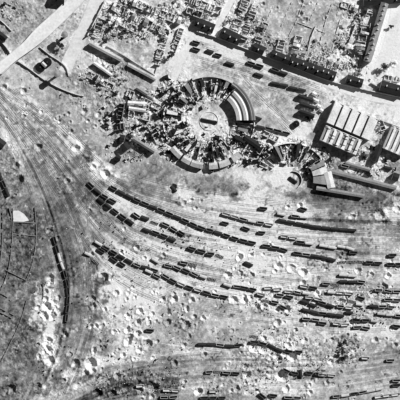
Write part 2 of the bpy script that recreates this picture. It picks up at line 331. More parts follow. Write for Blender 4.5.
n.links.new(an.outputs['Fac'], mu.inputs[0]); n.links.new(mr.outputs[0], mu.inputs[1]); n.links.new(mu.outputs[0], b.inputs['Base Color'])
b.inputs['Roughness'].default_value = 1; b.inputs['Specular IOR Level'].default_value = 0
me.materials.append(gm); go = bpy.data.objects.new('ground', me); COL.objects.link(go); tag(go, kind='structure')
# ---- track objects -----------------------------------------------------
for k, (nm, t) in enumerate(TRACKS):
    p = spline(np.r_[t[::3], t[-1:]], .8); root = empty('railway_track', (0, 0, 0)); tag(root, kind='structure')
    X = p[:, 0] - 200; Y = 200 - p[:, 1]; nx = np.gradient(X); ny = np.gradient(Y); L = np.hypot(nx, ny) + 1e-9; nx, ny = nx / L, ny / L
    rl = MB(); sp = MB(); tv = []
    for i in range(len(p) - 1):
        if abs(X[i]) > 203 or abs(Y[i]) > 203: continue
        if vn(np.array([X[i]]), np.array([Y[i]]), 13, 1, k * 1.31)[0] < (.1 if X[i] < -70 and k > 13 else -.08): continue
        if cratered(X[i], Y[i]) or cratered(X[i + 1], Y[i + 1]): continue
        z0, z1 = gz(X[i], Y[i]) + .12, gz(X[i + 1], Y[i + 1]) + .12
        for sd in (-.75, .75):
            q = []
            for (a, z) in ((i, z0), (i + 1, z1)):
                for e in (-.06, .06): q.append((X[a] - ny[a] * (sd + e), Y[a] + nx[a] * (sd + e), z + .1))
            q += [(x, y, z - .2) for x, y, z in q]
            rl.add(q, [(0, 1, 3, 2), (0, 2, 6, 4), (1, 5, 7, 3)])
        sp.box(X[i], Y[i], z0 - .2, .28, 2.6, .1, math.atan2(ny[i], nx[i])); tv += [0.86 * (TONE[int(round((Y[i] + LIM) / ST)) + NO, int(round((X[i] + LIM) / ST)) + NO] * .88 / 255) ** 2.2] * 8
    if rl.v: rl.build('rails', M_RAIL, root); so_ = sp.build('sleepers', gm, root); so_.data.attributes.new('soil', 'FLOAT', 'POINT').data.foreach_set('value', tv)
# ---- street sheets -------------------------------------------------------
for nme, pts, wd in STREETS:
    p = spline(pts, 2); m = MB(); vs = []
    X = p[:, 0] - 200; Y = 200 - p[:, 1]; nx = np.gradient(X); ny = np.gradient(Y); L = np.hypot(nx, ny); nx, ny = nx / L, ny / L
    for i in range(len(p)):
        e = wd / 2 + random.uniform(-.4, .3)
        for s_ in (-1, 1): vs.append((X[i] - ny[i] * s_ * e, Y[i] + nx[i] * s_ * e, .06 + STREETS.index((nme, pts, wd)) * .005))
    m.add(vs, [(2 * i, 2 * i + 2, 2 * i + 3, 2 * i + 1) for i in range(len(p) - 1)])
    tag(m.build(nme, M_ROAD if wd < 12 else (lambda: mat('worn_grey_road', 208, .22, .4))), kind='structure')
# pale bare plot in the lower left fields
m = MB(); m.prism([W(*q) for q in [(13,211),(18,210.5),(21,212),(24,214),(26.5,217),(29,220.5),(24,221.8),(13.5,221.5)]], -.5, 1.3); tag(m.build('concrete_yard', M_CONC), kind='structure')

# ------------------------------------------------------------------ bridge, walls
def wall_line(pts, h, th, label, m=M_WALL, name='boundary_wall', cat='wall', group=None, jag=.25, gap=0.0):
    p = spline([W(*q) for q in pts], 2.0); mb = MB(); x0, y0 = p[0]
    for i in range(len(p) - 1):
        if random.random() < gap: continue
        a, b_ = p[i], p[i + 1]; L = math.hypot(*(b_ - a)); c = (a + b_) / 2
        hh = h * random.uniform(1 - jag, 1 + jag * .3)
        mb.box(c[0] - x0, c[1] - y0, -.8, L + .02, th + random.uniform(-.03, .03), hh + .8 + gz(*c) * 0, math.atan2(b_[1] - a[1], b_[0] - a[0]))
    o = mb.build(name, m, loc=(x0, y0, 0)); return tag(o, label, cat, group)
br = empty('road_bridge', (*W(40, 38), 0)); tag(br, 'wide pale road bridge crossing the tracks in the top left corner', 'bridge')
BX, BY = W(40, 38)
E1 = spline([(-8,70),(0,63),(22,45),(36,30),(58,10),(76,-8)], 4); E2 = spline([(-8,81),(0,75),(18,60),(40,44),(64,22),(92,-6)], 4)
q = [W(*a) for a in E1] + [W(*a) for a in E2[::-1]]
m = MB(); m.prism([(x - BX, y - BY) for x, y in q], 3.6, 4.6); m.build('deck', M_ROAD, br)
for E in (E1, E2):
    m = MB()
    for a, b_ in zip(E[:-1], E[1:]):
        a, b_ = np.array(W(*a)), np.array(W(*b_)); c = (a + b_) / 2; m.box(c[0] - BX, c[1] - BY, 3.4, math.hypot(*(b_ - a)) + .05, .5, 2.1, math.atan2(b_[1] - a[1], b_[0] - a[0]))
    m.build('parapet', M_CONC, br)
for (a, b_) in ((6, 70), (24, 51), (42, 36), (60, 18)):
    m = MB(); x, y = W(a, b_); m.box(x - BX, y - BY, -.5, 1.6, 12, 4.1, R(-48)); m.build('pier', M_WALL, br)
WALLS = [([(18,61),(30,69),(42,78),(50,83),(62,89),(75,94),(84,96)], 2.6, 'long low yard wall running down right of the road bridge'),
 ([(-4,17),(4,23),(12,31)], 2.6, 'short wall left of the bridge at the left edge'),
 ([(-4,36),(3,43),(8,49),(11,54)], 3.6, 'high wall beside dark shed left of the bridge'),
 ([(40,47),(50,55),(58,60),(66,67),(69,76)], 2.2, 'walled compound edge just below the pale bridge'),
 ([(106,0),(97,18),(88,36)], 5, 'tall wall on the right of the top left street'),
 ([(107,46),(120,53),(136,63),(155,75)], 3, 'straight wall along the empty grey lot'),
 ([(155,75),(159,63),(164,54)], 2.5, 'short wall closing the right end of the grey lot'),
 ([(197,31.5),(215,37),(240,46.5),(270,58.5),(300,70),(330,81),(366,90),(404,98)], 3.3, 'very long high retaining wall above the top street'),
 ([(356,24),(352,34),(349,42)], 4, 'isolated thin wall standing in the open top right lot'),
 ([(316,26),(311,38),(308,50)], 2.2, 'garden wall across the open lot left of the centre'),
 ([(333,100),(352,109),(372,117),(400,127)], 3, 'wall along the upper edge of the works hall'),
 ([(371,83),(385,90),(400,95)], 3, 'wall in front of the dark block at the right edge')]
for a in WALLS: wall_line(a[0], a[1], 0.9, a[2], group='yard and boundary walls')
FENCES = [([(3,212),(2.5,240),(0,268)], 'outermost garden wall of the lower left plots'), ([(9.5,208),(12,222),(12,245),(8,272),(0,292)], 'curved garden wall left of the pale slab'),
 ([(13,208),(14,232)], 'short garden wall touching the pale slab'), ([(35,207),(36.5,236),(33,262),(26,281)], 'curved garden wall right of the pale slab'),
 ([(14,222.5),(35,222.5)], 'cross wall just below the pale slab'), ([(14,234),(36,236)], 'lower cross wall below the pale slab'),
 ([(6,270),(16,275),(26,280)], 'slanting dark wall closing the lower garden plot'), ([(0,293),(6,296),(11,301)], 'small wall at the left edge under the plots'),
 ([(0,308),(14,315)], 'upper of two short parallel walls at left edge'), ([(0,312),(12,318)], 'lower of two short parallel walls at left edge'),
 ([(27,300),(21,320),(15,334),(6,352),(-2,368)], 'long dark wall running down to the lower left edge'), ([(43,283),(43.5,290),(43,299)], 'short upright wall beside the pale cratered strip')]
FENCES2 = [([(292,2),(284,20),(277,38)], 'first'), ([(303,4),(296,22),(289,36)], 'second'), ([(318,2),(310,20)], 'third'), ([(332,4),(325,24),(320,44)], 'fourth'), ([(342,14),(336,34),(331,54)], 'fifth'), ([(276,0),(268,18),(262,34)], 'leftmost'), ([(296,22),(312,28),(328,34)], 'cross'), ([(284,40),(300,46)], 'lower cross')]
for a in FENCES2: wall_line(a[0], 1.2, .5, a[1] + ' low garden wall slanting across the open top lot', name='garden_wall', m=M_WALL, group='garden walls in the open top lot', jag=.6, gap=.3)
for a in FENCES: wall_line(a[0], 1.7, .55, a[1], name='garden_wall', m=lambda: mat('hedge_bank_stone', 125, .3), group='garden walls in the lower left', jag=.5, gap=.08)

# ------------------------------------------------------------------ buildings
def gable(name, x1, y1, x2, y2, wd, h, rise, label, cat='building', wallm=M_WALL, roofm=M_SLATE, chim=0, group=None, holes=0, asym=0.0):
    a = np.array(W(x1, y1)); b_ = np.array(W(x2, y2)); c = (a + b_) / 2; L = math.hypot(*(b_ - a)); an_ = math.atan2(b_[1] - a[1], b_[0] - a[0])
    r = empty(name, (c[0], c[1], 0), an_); tag(r, label, cat, group)
    m = MB(); m.extrude_profile([(-wd/2, -1), (wd/2, -1), (wd/2, h), (asym, h + rise - .15), (-wd/2, h)], -L/2 + .15, L/2 - .15); m.build('wall', wallm, r)
    m = MB(); e = .35
    n_ = max(1, int(L / 4)); 
    for i in range(n_):
        xa, xb = -L/2 + i * L / n_, -L/2 + (i + 1) * L / n_ - (0.003 if i < n_ - 1 else 0)
        dz = random.uniform(0, .12) - (.18 if holes and random.random() < holes else 0)
        m.extrude_profile([(-wd/2 - e, h - .05 + dz), (asym, h + rise + dz), (wd/2 + e, h - .05 + dz), (wd/2 + e, h + .22 + dz), (asym, h + rise + .3 + dz), (-wd/2 - e, h + .22 + dz)], xa, xb)
    ro = m.build('roof', roofm, r)
    for i in range(chim):
        m = MB(); x = -L/2 + (i + .5) * L / chim; m.box(x, random.choice([-1, 1]) * wd * .12, h + rise - .8, .9, 1.6, 2.4); m.build('chimney', M_WALL, ro)
    return r
# dark roofed blocks north of the retaining wall
gable('slate_roofed_block', 195.5, 22, 214, 29.5, 9, 5, 1.8, 'dark slate block at the street corner above the long wall, westernmost', chim=3)
gable('slate_roofed_block', 221, 32, 240, 41, 10, 5, 1.8, 'dark slate block right of the narrow straight street', chim=3)
gable('slate_roofed_block', 253, 47, 264, 52, 8, 6, 2, 'small dark slate block between two pale gaps above the wall', chim=1)
gable('slate_roofed_block', 271, 54, 289, 61.5, 8, 6, 2, 'dark slate block with broken houses behind its roof', chim=2)
gable('terraced_house_row', 290, 61, 335, 77, 9, 5, 1.8, 'longest dark terrace with chimney row above the long wall', 'terrace', chim=9)
gable('slate_roofed_block', 346, 79, 362, 84, 8, 6, 2, 'dark slate block left of the white road end', chim=2)
gable('slate_roofed_block', 380, 86, 402, 92, 10, 6, 2, 'dark slate block cut by the right edge below the top right houses', chim=2)
gable('slate_roofed_block', 363, 2, 402, -1, 9, 5, 1.8, 'dark slate roof cut by the top edge at the right corner', chim=3)
gable('terraced_house_row', 384, 4, 366.5, 62, 7, 7.5, 2, 'long grey tiled terrace running down the top right', 'terrace', roofm=M_GREYROOF, chim=12, holes=.06)
gable('slate_roofed_block', 52, 0, 65, 1.5, 8, 5, 2, 'house at the top edge left of the bridge, roof dark as shadow', chim=1)  # roof colour stands for a building's shadow lying here
gable('slate_roofed_block', -3, 32, 7, 40, 5, 5, 1.5, 'dark shed roof at the left edge above the bridge')
gable('slate_roofed_block', -4, 139, 5, 146, 7, 4, 1.2, 'dark shed at the left edge beside the fan of tracks')
gable('long_shed', 90, 43.5, 122, 60.5, 3.4, 5.5, .8, 'long narrow pale roofed shed beside the grey lot', 'shed', roofm=lambda: mat('sooty_pale_roof', 180, .4, .7))
gable('long_shed', 128, 64.5, 156, 79.5, 3.0, 3.5, .6, 'second narrow pale shed, in line right of the longer one', 'shed', roofm=lambda: mat('sooty_pale_roof', 180, .4, .7))
gable('long_shed', 94, 63, 112, 75.5, 2.4, 4.5, .5, 'short pale shed with wedge shadow below the long shed', 'shed', roofm=M_PALEROOF, holes=.2)
# engine works hall
def hall(label, A, Bv, depth, bays, h, rise, holes=0.0, lower=False):
    a = np.array(W(*A)); b_ = np.array(W(*Bv)); L = math.hypot(*(b_ - a)); an_ = math.atan2(b_[1] - a[1], b_[0] - a[0])
    r = empty('works_hall', (a[0], a[1], 0), an_); tag(r, label, 'works hall')
    m = MB(); m.box(L/2, -depth/2, -1, L, depth, h + 1); m.build('wall', M_WALL, r)
    bw_ = L / bays
    for i in range(bays):
        x0 = i * bw_ + .05; x1 = (i + 1) * bw_ - .05; m = MB(); ny_ = 8 if not lower else 10
        if not lower: prof = [(x0, h + .05), (x1, h + .05), (x0 + .35, h + rise), (x0, h + rise - .2)]
        else: prof = [(x0, h + .05), (x1, h + .05), (x0 + bw_ * .45, h + rise)]
        for j in range(ny_):
            if random.random() < holes: continue
            y0 = -depth * j / ny_; y1 = -depth * (j + 1) / ny_ + .02; k = len(prof); zz = random.uniform(0, .06)
            m.add([(x, y0, z + zz) for x, z in prof] + [(x, y1, z + zz) for x, z in prof],
                  [tuple(range(k)), tuple(range(k, 2 * k))[::-1]] + [(t, t + k, (t + 1) % k + k, (t + 1) % k) for t in range(k)])
        rb = m.build('roof_bay', M_PALEROOF, r)
        m = MB()
        if not lower: m.box(x0 - .04, -depth/2, h + .5, .06, depth * .96, rise - 1.0)
        else: m.box(x0 + bw_ * .45, -depth/2, h + rise - .25, .8, depth * .8, .4)
        m.build('skylight', M_GLASS, rb)
    m = MB(); m.box(L/2, .3, -1, L, .5, h + 2.2); m.build('gable_wall', M_CONC, r)
    return r
hall('large works hall with five pale sawtooth roof bays', (334,102.5), (377,120.5), 22, 5, 9.5, 2.8)
hall('lower works hall with smaller ragged gabled bays below the larger one', (325,126), (361,141), 15.5, 6, 8.5, 2.2, holes=.10, lower=True)
hall('works hall with striped roof at the right edge', (391,126), (412,135), 24, 4, 7, 1.6, holes=.05, lower=True)
# ruined masonry houses
def ruin(px, py, L, D, ang, h, label, cat='ruin', group='ruined houses', roof=0.0, m_w=M_WALL, rub=True, name='ruined_house'):
    x, y = W(px, py); r = empty(name, (x, y, 0), R(ang)); tag(r, label, cat, group)
    def jag(mb, x0, y0, x1, y1, hh):
        n_ = max(1, int(math.hypot(x1 - x0, y1 - y0) / 1.6)); a = math.atan2(y1 - y0, x1 - x0); cur = random.uniform(.5, 1)
        for i in range(n_):
            t = (i + .5) / n_; cur = min(1.0, max(.05, cur + random.uniform(-.5, .42)))
            mb.box(x0 + (x1 - x0) * t, y0 + (y1 - y0) * t, -1, math.hypot(x1 - x0, y1 - y0) / n_ + .02, random.uniform(.4, .6), 1 + hh * .8 * cur, a)
    for (p0, p1) in (((-L/2, -D/2), (L/2, -D/2)), ((L/2, -D/2), (L/2, D/2)), ((L/2, D/2), (-L/2, D/2)), ((-L/2, D/2), (-L/2, -D/2))):
        if random.random() < .1: continue
        mb = MB(); jag(mb, *p0, *p1, h); mb.build('outer_wall', m_w, r)
    n_ = max(0, int(L / 5))
    for i in range(1, n_ + 1):
        mb = MB(); xx = -L/2 + L * i / (n_ + 1) + random.uniform(-.4, .4); jag(mb, xx, -D/2, xx, D/2, h * .85); mb.build('partition_wall', m_w, r)
    if roof and random.random() < roof:
        mb = MB(); q = random.uniform(.3, .6) * L; sx = random.choice([-1, 1]) * (L - q) / 2
        mb.extrude_profile([(-D/2 - .3, h), (D/2 + .3, h), (D/2 + .3, h + .2), (0, h + 1.8), (-D/2 - .3, h + .2)], sx - q/2, sx + q/2); mb.build('roof_remnant', random.choice([M_PALEROOF, M_GREYROOF, M_SLATE]), r)
    if rub:
        mb = MB(); mb.box(0, 0, -.6, L * .94, D * .94, .75)
        for _ in range(int(L * D / 1.3)):
            s_ = random.uniform(.3, 1.3); mb.box(random.uniform(-L/2, L/2), random.uniform(-D/2, D/2), -.5, s_, s_ * random.uniform(.4, 1), random.uniform(.8, 2.0), random.uniform(0, 3), random.uniform(-.4, .4), .12)
        mb.build('rubble_heap', M_RUB, r)
    return r
def ruin_row(A, B_, n_, D, h, where, roof=.2, group=None, lat=0.0, skip=.1, w_=M_WALL):
    a = np.array(W(*A)); b_ = np.array(W(*B_)); L = math.hypot(*(b_ - a)); an_ = math.degrees(math.atan2(b_[1] - a[1], b_[0] - a[0])); k = 0
    for i in range(n_):
        if random.random() < skip: continue
        k += 1; t = (i + .5) / n_; c = a + (b_ - a) * t; off = random.uniform(-lat, lat); c = c + off * np.array([-math.sin(R(an_)), math.cos(R(an_))])
        ln = L / n_ * random.uniform(.7, .93)
        ruin(c[0] + 200, 200 - c[1], ln, D * random.uniform(.8, 1.1), an_ + random.uniform(-4, 4), h * random.uniform(.7, 1.15),
             '%s roofless ruin from %s end, %s' % (ORD[k], 'upper' if abs(b_[1] - a[1]) > abs(b_[0] - a[0]) else 'left', where), roof=roof, group=group or 'ruined houses, ' + where, m_w=w_)
ruin_row((112,6),(168,34), 7, 7, 6, 'row from the top left street towards the corner')
ruin_row((122,-2),(182,22), 8, 7, 6, 'topmost row near the top edge')
ruin_row((104,16),(94,38), 3, 8, 6, 'row along the right side of top left street')
ruin_row((112,18),(152,38), 5, 6, 5, 'row above the empty grey lot')
ruin_row((186,-1),(222,12), 5, 7, 6, 'upper row left of the narrow street')
ruin_row((186,10),(218,22), 4, 6, 6, 'lower row left of the narrow street')
ruin_row((247,-2),(231,40), 6, 8, 7, 'first row right of the narrow street')
ruin_row((256,4),(243,40), 5, 7, 6, 'second row right of the narrow street')
ruin_row((165,36),(157,66), 4, 7, 5, 'column left of the curved street')
ruin_row((182,28),(173,52), 3, 5, 5, 'triangle inside the curved street')
ruin_row((266,22),(257,44), 3, 7, 6, 'short column of houses above the long wall')
ruin_row((284,34),(279,52), 3, 8, 6, 'left column behind the slate blocks', roof=.5)
ruin_row((299,36),(293,58), 3, 8, 6, 'right column behind the slate blocks', roof=.5)
ruin_row((300,58),(336,71), 6, 5, 6, 'row behind the longest dark terrace', roof=.5)
ruin_row((318,58),(345,68), 4, 5, 4, 'second row behind the longest dark terrace')
ruin_row((369,10),(358,60), 8, 9, 7, 'column left of the grey tiled terrace', lat=1.5)
ruin_row((340,4),(368,12), 3, 6, 4, 'row at the top edge of the open lot')
ruin_row((376,76),(400,80), 3, 5, 4, 'row below the grey tiled terrace')
ruin_row((88,74),(120,92), 5, 6, 4.5, 'row under the short pale shed')
ruin_row((3,4),(28,14), 3, 5, 3.5, 'row in the top left corner')
ruin_row((126,92),(160,108), 4, 6, 5, 'workshops above the black cross shaped ruin')
ruin_row((127,103),(150,107), 3, 4, 5, 'upper range right of the black cross shaped ruin', roof=.6)
ruin_row((128,113),(150,119), 3, 5, 6, 'middle range right of the black cross shaped ruin', roof=.6)
ruin_row((156,96),(168,108), 2, 7, 6, 'pair left of the big roundhouse')
ruin_row((150,124),(164,150), 4, 7, 5, 'column left of the big roundhouse')
ruin_row((240,140),(262,152), 3, 7, 6, 'group between the two roundhouses')
ruin_row((262,132),(278,140), 2, 6, 5, 'group above the small roundhouse')
ruin_row((340,146),(378,158), 4, 6, 5, 'row below the lower works hall')
ruin_row((366,124),(384,130), 2, 8, 5, 'shadowed gap between the works halls', w_=M_WALLD)  # dark brick puts the gap's shade into the wall colour
ruin_row((379,120),(392,152), 3, 6, 5, 'column right of the works hall')
# black ruins of the centre left: dark walls and roofs also carry their shadows
ruin(121, 112, 16, 5, 80, 11, 'tall black cross shaped ruin, its upright shaft', group='black ruin of the centre left', m_w=M_WALLD, rub=False)
ruin(113, 114, 15, 3, -8, 8, 'low arm on the left of the black cross shaped ruin', group='black ruin of the centre left', m_w=M_WALLD, rub=False)
ruin(119, 127, 10, 6, 8, 9, 'foot of the black cross shaped ruin', group='black ruin of the centre left', m_w=M_WALLD)
gable('ruined_shed', 128, 103, 147, 104.5, 3.5, 4, 1, 'burnt shed with pale top right of the cross shaped ruin', 'shed', roofm=M_PALEROOF)
gable('ruined_shed', 129, 108.5, 146, 111, 3, 5, 1, 'second burnt shed below the first, right of the cross ruin', 'shed', roofm=M_PALEROOF)
gable('ruined_shed', 134, 139, 155, 152, 3.2, 6, 1, 'slanting narrow shed left of the big roundhouse', 'shed', roofm=M_GREYROOF)
gable('ruined_shed', 137, 88, 148, 95, 3, 4, 1, 'small slanting shed under the grey lot', 'shed', roofm=M_GREYROOF)
gable('ruined_shed', 148, 96, 153, 99, 3, 3, 1, 'tiny shed right of the small slanting shed', 'shed', roofm=M_GREYROOF)
gable('ruined_shed', 121, 138, 125, 139, 6, 7, 1, 'square black hut in the rubble under the cross ruin', 'hut', roofm=M_SLATE)
gable('ruined_shed', 124, 144, 128, 150, 7, 7, 1, 'larger black hut in the rubble under the cross ruin', 'hut', roofm=M_SLATE)
gable('ruined_shed', 129, 136, 132, 138, 4, 6, 1, 'small black hut beside the slanting narrow shed', 'hut', roofm=M_SLATE)
gable('ruined_shed', 116, 157, 121, 159, 4, 5, 1, 'lowest black hut, near the bright track band', 'hut', roofm=M_SLATE)
gable('grey_shed', 322, 169, 396, 188, 3.5, 3.8, .6, 'very long low shed below the works halls', 'shed', roofm=M_GREYROOF, holes=.05)
gable('grey_shed', 345, 163, 370, 170, 3, 3, .8, 'short low shed just above the very long one', 'shed', roofm=M_GREYROOF)
gable('grey_shed', 245, 137, 259, 147, 5, 5, 1, 'dark slanting shed between the roundhouses', 'shed')
gable('grey_shed', 298, 96, 313, 101, 3.5, 4, 1, 'uppermost of three small sheds left of the works hall', 'shed', roofm=M_SLATE, group='three small sheds')
gable('grey_shed', 300, 104, 314, 108.5, 3.5, 4, 1, 'middle of three small sheds left of the works hall', 'shed', roofm=M_SLATE, group='three small sheds')
gable('grey_shed', 299, 111.5, 314, 116.5, 3.5, 5, 1, 'lowest of three small sheds left of the works hall', 'shed', roofm=M_SLATE, group='three small sheds')
gable('grey_shed', 374, 162, 380, 145, 5, 6, 1, 'upright dark shed right of the lower works hall', 'shed')
gable('grey_shed', 392, 176, 398, 178, 7, 6, 1, 'small dark hut at the right edge above the long shed end', 'hut')
for i in range(4):
    gable('hut', 312 + i * 2.6, 93 + i * 8 - i * i * .8, 316 + i * 2.2, 95 + i * 7.6 - i * i * .7, 3, 3, .8, '%s pale hut down the column left of the works hall' % ORD[i + 1], 'hut', roofm=M_PALEROOF, group='pale huts by the works hall')

# ------------------------------------------------------------------ roundhouses
def turntable(C, r, ang, label, broken=False):
    x, y = C; t = empty('turntable', (x, y, 0)); tag(t, label, 'turntable')
    m = MB(); m.sweep((0, 0), -55 if broken else 0, 95 if broken else 360, [(r - .5, -.5), (r, -.5), (r, 2.2 if broken else .7), (r - .5, 2.2 if broken else .7)], 40); m.build('raised_pit_rim', M_CONC, t)  # broken: rim raised on the sun side to cast a sunken pit's shadow
    c, s_ = math.cos(R(ang)), math.sin(R(ang)); b_ = MB(); b_.box(0, 0, 1.0, (2 * r - 2) * (.6 if broken else 1), 2.2, .5, R(ang)); bo = b_.build('bridge', M_IRON, t)
    for sd in (-1, 1):
        g = MB(); g.box(-s_ * 1.45 * sd, c * 1.45 * sd, .8, (2 * r - 3) * (.6 if broken else 1), .3, .9, R(ang)); g.build('girder', M_IRON, bo)
    return t
C1 = W(209, 121)
rh = empty('roundhouse', (C1[0], C1[1], 0)); tag(rh, 'big ring shaped engine shed, mostly roofless, round the turntable', 'roundhouse')
# intact roof from east to north-east with ridges
def roofsec(par, a0, a1, rs, h, m=M_PALEROOF):
    for (r0, r1, rise) in rs:
        mb = MB(); mb.sweep((0, 0), a0, a1, [(r0, h), (r1, h), (r1, h + .3), (r1 - (r1 - r0) * .35, h + rise), (r0, h + .5)]); mb.build('roof', m, par)
mb = MB(); mb.sweep((0, 0), 1, 49, [(27.5, -1), (46, -1), (46, 7), (27.5, 7)]); mb.build('shed_wall', M_WALL, rh)
roofsec(rh, 0.5, 49.5, [(27.3, 32.6, 1.6), (34.6, 39.2, 1.6)], 7.01)
roofsec(rh, 0.5, 49.5, [(33.0, 34.2, .3), (39.6, 40.8, .3)], 7.01, M_GLASS)
roofsec(rh, 0.5, 58, [(41.2, 43.4, 1.4), (43.7, 46.2, 1.0)], 7.01, M_GREYROOF)
mb = MB(); mb.sweep((0, 0), 50, 112, [(43.6, -1), (46, -1), (46, 4.5), (43.6, 5)]); mb.build('outer_wall', lambda: mat('sooty_pale_roof', 180, .4, .7), rh)
for a0, a1 in ((216, 232), (234.5, 246), (247, 262), (270, 281), (283, 297), (301, 313)):
    mb = MB(); mb.sweep((0, 0), a0, a1, [(42, -1), (48.5, -1), (48.5, 5.6), (44.5, 6.8), (42, 5.6)]); mb.build('outer_range', lambda: mat('sooty_pale_roof', 180, .4, .7), rh)
for a0, a1, hh in ((112, 125, 4), (128, 150, 5), (155, 180, 4), (184, 205, 5), (318, 332, 4.5), (338, 356, 5)):
    mb = MB(); k = a0
    while k < a1: mb.sweep((0, 0), k, k + 2.4, [(45, -1), (46, -1), (46, hh * random.uniform(.3, 1.2)), (45, hh * .8)], 1); k += 2.5
    mb.build('outer_wall', M_WALL, rh)
for a in np.arange(52, 360, 9.0):
    if 185 < a < 330 and random.random() < .4: continue
    a += random.uniform(-2.5, 2.5); mb = MB(); r0 = 25 + random.uniform(-1, 4); k = r0; rr = 41 if 214 < a < 316 else 44
    while k < rr:
        mb.box(k * math.cos(R(a)), k * math.sin(R(a)), -1, 2.0, .7, 1 + random.uniform(.3, 3.6), R(a)); k += 1.99
    mb.build('stall_wall', M_WALL, rh)
for (a, r0, r1, da) in ((64, 37, 43, 5), (78, 30, 36, 4), (100, 34, 42, 5), (122, 30, 43, 6), (140, 28, 36, 5), (168, 32, 43, 5), (200, 28, 38, 5), (232, 30, 38, 5), (285, 28, 38, 5), (300, 32, 39, 4), (330, 30, 42, 6), (345, 30, 40, 5)):
    mb = MB(); mb.sweep((0, 0), a - da / 2, a + da / 2, [(r0, 4.0), (r1, 4.6), (r1, 4.9), (r0, 4.3)], 2); mb.build('roof_remnant', random.choice([M_PALEROOF, M_SLATE, M_GREYROOF]), rh)
turntable(C1, 9.5, -12, 'turntable with black bridge in the middle of the big roundhouse')
C2 = W(291, 180)
r2 = empty('roundhouse', (C2[0], C2[1], 0)); tag(r2, 'smaller wrecked half ring engine shed on the right, round the pale turntable', 'roundhouse')
mb = MB(); k = 20
while k < 150: mb.sweep((0, 0), k, k + 3.4, [(36.5, -1), (38.2, -1), (38.2, 5 * random.uniform(.5, 1.1)), (36.5, 4.4)], 1); k += 3.5 + (9 if random.random() < .22 else 0)
mb.build('outer_wall', M_CONC, r2)
for a in np.arange(14, 158, 9.5):
    a += random.uniform(-3, 3)
    mb = MB(); k = 20 + random.uniform(0, 3)
    while k < 36: mb.box(k * math.cos(R(a)), k * math.sin(R(a)), -1, 2.0, .7, 1 + random.uniform(.3, 3.6), R(a + random.uniform(-6, 6))); k += 1.9
    mb.build('stall_wall', M_WALL, r2)
for (a0, a1, m_) in ((-8, 8, M_GREYROOF), (10, 22, M_PALEROOF), (24, 32, M_GREYROOF), (74, 80, M_SLATE), (112, 117, M_GREYROOF)):
    mb = MB(); mb.sweep((0, 0), a0, a1, [(22, 0), (37, 0), (37, 5.6), (30, 6.6), (22, 5.6)], 3); mb.build('roof_section', m_, r2)
turntable(W(293, 180), 9, -35, 'pale dusty turntable in the small roundhouse on the right', True)
gable('engine_shed_wing', 316, 188, 364, 196, 3.2, 4.6, .6, 'low wing with pale roof running right from the small roundhouse', 'shed', roofm=M_GREYROOF)
gable('engine_shed_wing', 327, 172, 331, 188, 7, 6, .8, 'square pale roofed annexe right of the small roundhouse', 'shed', roofm=M_PALEROOF)

# ------------------------------------------------------------------ tanks, water towers, trees
def water_tower(px, py, r, h, label):
    x, y = W(px, py); t = empty('water_tower', (x, y, 0)); tag(t, label, 'water tower')
    m = MB(); m.cyl(0, 0, -.5, 1.3, 1.1, h - 3, 12); m.build('shaft', M_WALL, t)
    m = MB(); m.cyl(0, 0, h - 3.6, r, r, 3.6, 24); tk = m.build('tank', M_STEEL, t)
    m = MB(); m.cyl(0, 0, h + .01, r + .2, .3, .9, 24); m.build('tank_lid', M_GREYROOF, tk)
water_tower(58, 75, 3, 15, 'slim water tower casting a long club shadow near the bridge')
water_tower(66, 36, 3, 15, 'water tower beside the trees, between bridge and street')
def tank(px, py, r, h, label, m_=M_IRON):
    x, y = W(px, py); t = empty('storage_tank', (x, y, 0)); tag(t, label, 'tank', 'round tanks below the bridge')
    m = MB(); m.cyl(0, 0, -.5, r, r, h + .5, 28); m.build('tank_wall', M_STEEL, t)
    m = MB(); m.cyl(0, 0, h, r + .15, .4, .8, 28); ro = m.build('tank_roof', m_, t)
    m = MB(); m.cyl(0, 0, h + .7, .5, .4, .6, 8); m.build('hatch', M_STEEL, ro)
tank(47.5, 62.5, 4.4, 3, 'right hand black round tank in the walled compound')
tank(40.5, 67.5, 4.8, 2.5, 'left hand black round tank in the walled compound')
gable('hut', 42.5, 63, 46.5, 67, 2.6, 4.5, .8, 'small white hut squeezed between the two black tanks', 'hut', roofm=M_PALEROOF)
tank(296, 124, 3.2, 3.5, 'lone black round tank left of the works hall')
def tree(px, py, r, label):
    x, y = W(px, py); t = empty('tree', (x, y, gz(x, y))); tag(t, label, 'tree', 'dark trees among the ruins')
    m = MB(); h = r * 1.6 + 1.5; m.cyl(0, 0, -.5, .35, .15, h, 8)
    for k in range(6):
        a = k * 1.05 + random.random(); p = [random.uniform(.4, .8) * r * f for f in (math.cos(a), math.sin(a))]
        m.add([(-.1, 0, h * .4), (.1, 0, h * .4), (0, .12, h * .45), (p[0], p[1], h * random.uniform(.7, 1))], [(0, 1, 3), (1, 2, 3), (2, 0, 3)])
    m.build('trunk', M_BARK, t); m = MB()
    cl = [(random.gauss(0, r * .45), random.gauss(0, r * .45), h * random.uniform(.5, 1.1), r * random.uniform(.25, .5)) for _ in range(9)]
    for (cx, cy, cz, cr) in cl:
        for _ in range(int(60 * r / 2)):
            d = Vector((random.gauss(0, 1), random.gauss(0, 1), random.gauss(0, 1))).normalized() * cr * random.uniform(.6, 1.1)
            s_ = random.uniform(.2, .42); e1 = Vector((random.gauss(0, 1), random.gauss(0, 1), random.gauss(0, .5))).normalized() * s_; e2 = d.cross(e1).normalized() * s_
            c = Vector((cx, cy, cz)) + d; m.add([c - e1, c + e2, c + e1, c - e2], [(0, 1, 2, 3)])
    m.build('crown', M_LEAF, t)
